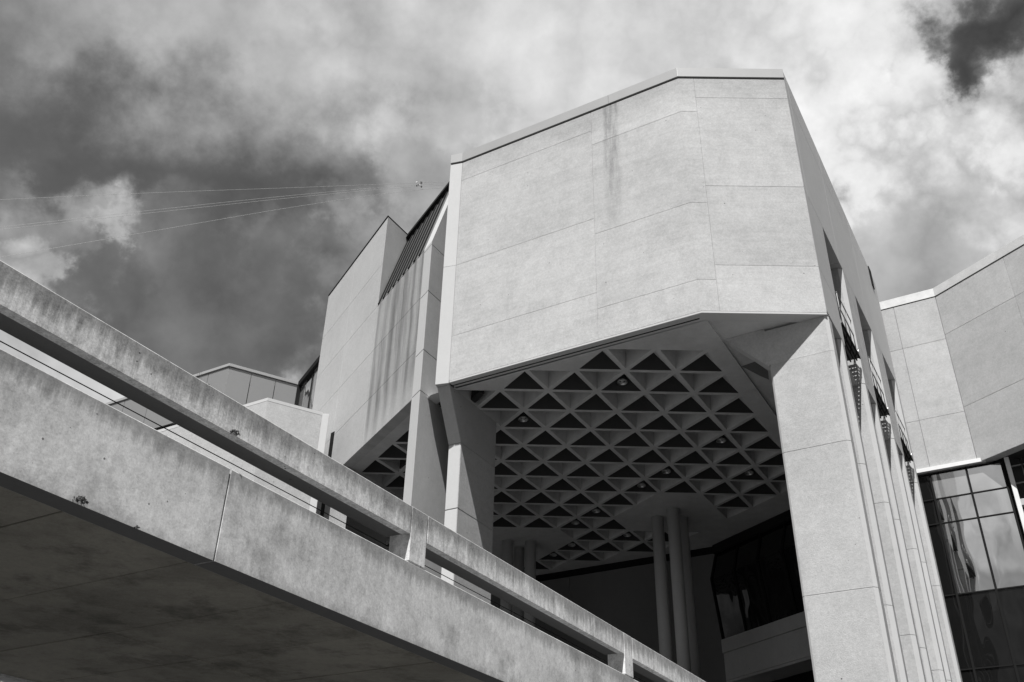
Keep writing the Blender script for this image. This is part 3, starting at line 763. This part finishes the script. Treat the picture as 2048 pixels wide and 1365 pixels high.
for z in rows[1:]:
    prism('transom', [gp(cols[0] + .031, -0.03), gp(cols[-1] - .031, -0.03), gp(cols[-1] - .031, 0.08), gp(cols[0] + .031, 0.08)], z - 0.018, z + 0.018, 'black', rw, 0)
prism('glass_backing', [gp(-4.0, 0.12), gp(6, 0.12), gp(6, 0.2), gp(-4, 0.2)], 0, 14.28, 'dark', rw, 0)
prism('dark_soffit', [Q + dirv(-60) * 0.02 + WIN * 0.02, Q + dirv(-60) * 8.5 + WIN * .02, Q + dirv(-60) * 8.5 + WIN * 6, Q + WIN * 5], 14.31, 14.36, 'dark', rw, 0)
cp = V2((14.62, 26.45))
prism('white_post', [cp, cp + dirv(-30) * 0.13, cp + dirv(-30) * 0.13 + D60 * 0.25, cp + D60 * 0.25], 0, 14.3, 'whitemetal', rw, 0.01)
for z in (14.0, 13.45): tube('inner_rail', (*gp(0.72, -0.05), z), (*gp(4.0, -0.25), z), 0.025, 'steel', rw, seg=8)
tube('inner_post', (*gp(1.15, -0.1), 12.9), (*gp(1.15, -0.1), 14.2), 0.02, 'steel', rw, seg=8)
prism('inner_beam', [gp(0.8, -0.1), gp(4, -0.1), gp(4, 0.1), gp(0.8, 0.1)], 12.75, 12.95, 'cast', rw, 0.01)
prism('roof', [Q + d150 * 4 + dirv(60) * 0.4, Q + dirv(15) * 0.5, Q + dirv(-60) * 8.4 + WIN * 0.4, Q + dirv(-60) * 8.4 + WIN * 8, Q + d150 * 4 + dirv(60) * 8], 20.1, 20.4, 'dark', rw, 0)
prism('side_wall', [Q + d150 * 4.2 + D60 * 0.37, Q + d150 * 4.2 + D60 * 8, Q + d150 * 3.9 + D60 * 8, Q + d150 * 3.9 + D60 * 0.37], 0, 20.4, 'cast', rw)

# ------------------------------------------------------------------ footbridge
KB = 1.1
DB = 5.5
bn = OUT                                              # the face towards us looks this way
bridge = thing('footbridge', 'long raised concrete footbridge crossing the foreground with weathered open slot parapet', 'bridge', loc=(-4.76, 2.75, 0))
def bp_(s, dep=0.0): return -bn * (DB + dep) + D60 * s
Zb, Zl, Zu, Zt = 1.6 + 2.185 * KB, 1.6 + 2.876 * KB, 1.6 + 3.128 * KB, 1.6 + 3.40 * KB
def bblock(name, s0, s1, d0, d1, z0, z1, mat, bevel=0.008, parent=bridge):
    return prism(name, [bp_(s0, d0), bp_(s1, d0), bp_(s1, d1), bp_(s0, d1)], z0, z1, mat, parent, bevel)
WID = 5.2
posts = [2.16, 7.43, 12.60, 17.77, 22.94]             # first edge of each post
posts = [q - 5.17 * 4 for q in posts[:4]] + posts
posts = [-18.52, -13.35, -8.18, -3.01, 2.16, 7.42, 12.59, 17.76, 22.93]
PW = 0.28
for i, q in enumerate(posts):
    pw = 0.29
    bblock('post', q, q + pw, 0.0, 0.26, Zl + 0.001, Zt, 'beam', 0.012)
    nxt = posts[i + 1] if i + 1 < len(posts) else q + 5
    a, b = q + pw + 0.008, nxt - 0.008
    # beam with an outer lip and a recessed underside
    prof = [(0.0, Zu), (0.0, Zt - 0.014), (0.014, Zt), (0.30, Zt), (0.30, Zu + 0.015), (0.10, Zu + 0.012), (0.09, Zu)]
    vs = []
    for s in (a, b):
        for dpt, z in prof: p = bp_(s, dpt); vs.append((p.x, p.y, z))
    n = len(prof)
    fs = [list(range(n)), list(range(n, 2 * n))[::-1]] + [[k, (k + 1) % n, (k + 1) % n + n, k + n] for k in range(n)]
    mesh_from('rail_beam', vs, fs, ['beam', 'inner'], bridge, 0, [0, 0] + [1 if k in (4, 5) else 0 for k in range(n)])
jts = [-20.9, -15.7, -10.5, -5.35, -0.2, 4.975, 10.13, 15.3, 20.5, 27]
for i, (a, b) in enumerate(zip(jts, jts[1:])):
    prof = [(0.0, Zb), (0.0, Zl - 0.012), (0.012, Zl), (0.20, Zl), (0.20, Zb)]
    vs = []
    ga = 0.010 if abs(a - 4.975) < .01 else 0.003; gb = 0.010 if abs(b - 4.975) < .01 else 0.003
    for s in (a + ga, b - gb):
        for dpt, z in prof: p = bp_(s, dpt); vs.append((p.x, p.y, z))
    n = len(prof)
    fs = [list(range(n)), list(range(n, 2 * n))[::-1]] + [[k, (k + 1) % n, (k + 1) % n + n, k + n] for k in range(n)]
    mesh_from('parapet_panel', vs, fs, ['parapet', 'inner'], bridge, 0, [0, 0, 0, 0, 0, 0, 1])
bblock('inner_wall', -20.9, 27, 0.201, 0.25, Zb + 0.02, Zl - 0.05, 'cast', 0)
# underside panels
sj = [-20.9 + 1.14 * k for k in range(43)]
off = 4.96 - 1.14 * round((4.96 + 20.9) / 1.14) + 20.9
sj = [s + off for s in sj]
for a, b in zip(sj, sj[1:]):
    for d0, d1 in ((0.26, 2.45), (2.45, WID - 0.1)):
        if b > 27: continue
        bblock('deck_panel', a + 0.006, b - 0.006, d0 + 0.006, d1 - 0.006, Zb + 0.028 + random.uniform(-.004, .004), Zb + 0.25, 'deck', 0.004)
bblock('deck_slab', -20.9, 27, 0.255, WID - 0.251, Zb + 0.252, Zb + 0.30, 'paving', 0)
bblock('far_parapet', -20.9, 27, WID - 0.25, WID, Zb, Zl, 'parapet')
bblock('far_rail_beam', -20.9, 27, WID - 0.36, WID, Zu, Zt, 'beam')
for q in posts: bblock('far_post', q, q + 0.29, WID - 0.24, WID - 0.01, Zl + 0.001, Zu - 0.001, 'beam')
a3, b3 = bp_(-20, 0.33), bp_(26.5, 0.33)
tube('handrail', (a3.x, a3.y, 4.995), (b3.x, b3.y, 4.995), 0.0045, 'black', bridge, seg=8)
for s in (-16.0, -6.5):
    bblock('support_wall', s, s + 0.6, 0.9, WID - 0.9, 0, Zb + 0.02, 'cast')

# moss tufts and a spalled patch on the edge of the bridge
def tuft(label, s, z, r, n, seedv):
    rnd = random.Random(seedv); vs = []; fs = []
    c = bp_(s, 0.0)
    for k in range(n):
        u = Vector((rnd.uniform(-1, 1), rnd.uniform(-1, 1), 0)) * r * 1.3; u.z = rnd.uniform(-.3, 1.1) * r * (1 - 0.5 * abs(u.x) / r)
        e = Vector((rnd.gauss(0, 1), rnd.gauss(0, 1), rnd.gauss(0, 1))).normalized() * r * 0.6
        e *= rnd.uniform(.4, 1)
        f_ = Vector((rnd.gauss(0, 1), rnd.gauss(0, 1), rnd.gauss(0, 1))).normalized() * r * 0.4
        b0 = Vector((c.x, c.y, z)) + Vector((bn.x, bn.y, 0)) * 0.012 + u
        i0 = len(vs); vs += [b0 - f_, b0 + f_, b0 + e]; fs.append([i0, i0 + 1, i0 + 2])
    me = bpy.data.meshes.new('moss_tuft'); me.from_pydata([tuple(v) for v in vs], [], fs)
    me.materials.append(M['weed'])
    o = bpy.data.objects.new('moss_tuft', me); COL.objects.link(o)
    tag(o, label, 'moss')
tuft('small dark moss tuft on the lower edge of the parapet, left part of the bridge', 3.74, Zb + 0.02, 0.028, 130, 1)
tuft('small dark moss tuft under the upper rail beam, above the parapet joint', 4.93, Zu + 0.01, 0.026, 130, 2)
tuft('tiny dark moss speck on the lower parapet edge left of the wide joint', 4.22, Zb + 0.0, 0.014, 60, 3)

# ------------------------------------------------------------------ overhead wires
def camray(u, v, d): return Vector((0, 0, 1.6)) + ray(u, v) * d
wl = ['uppermost of the four thin overhead wires crossing the dark cloud', 'second overhead wire from the top, close above another wire',
      'third overhead wire from the top, close below another wire', 'lowest overhead wire, sagging towards the top of the bridge rail']
mid = camray(838, 370, 75)
for i, (v0, vm, v1) in enumerate(((400, 366, 361), (455, 369, 364), (460, 372, 367), (515, 378, 370))):
    pts = [camray(-60, v0 + (v0 - vm) * 0.07, 34), camray(0, v0, 36), camray(300, v0 + (vm - v0) * 0.36 + [-2, -3, -2, -2][i], 46), camray(600, v0 + (vm - v0) * 0.72 + [0, -4, -3, -5][i], 60), camray(838, vm, 75), camray(960, v1, 84)]
    cu = bpy.data.curves.new('wire', 'CURVE'); cu.dimensions = '3D'; cu.bevel_depth = 0.008; cu.bevel_resolution = 2
    sp = cu.splines.new('NURBS'); sp.points.add(len(pts) - 1); sp.use_endpoint_u = True; sp.order_u = 3
    for k, p in enumerate(pts): sp.points[k].co = (*p, 1); sp.points[k].radius = (p - Vector((0, 0, 1.6))).length / 55
    sp.resolution_u = 8
    tmp = bpy.data.objects.new('tmpw', cu); COL.objects.link(tmp)
    dg = bpy.context.evaluated_depsgraph_get(); me = bpy.data.meshes.new_from_object(tmp.evaluated_get(dg))
    bpy.data.objects.remove(tmp)
    o = bpy.data.objects.new('overhead_wire', me); COL.objects.link(o); me.materials.clear(); me.materials.append(M['wire'])
    tag(o, wl[i], 'wire', 'overhead wires')
cl = thing('cable_clamp', 'small cluster of white and dark clamps where the overhead wires meet', 'cable clamp', loc=tuple(mid))
rnd = random.Random(5)
for k in range(9):
    sx = rnd.uniform(.05, .16)
    o = box('clamp_block', (rnd.uniform(-.22, .22), rnd.uniform(-.1, .1), rnd.uniform(-.2, .2)), sx, 0.1, rnd.uniform(.05, .12), rnd.uniform(-20, 20), 'whitemetal' if k % 2 == 0 else 'black')
    o.parent = cl

scn.render.engine = 'CYCLES'
scn.cycles.max_bounces = 8; scn.cycles.diffuse_bounces = 5
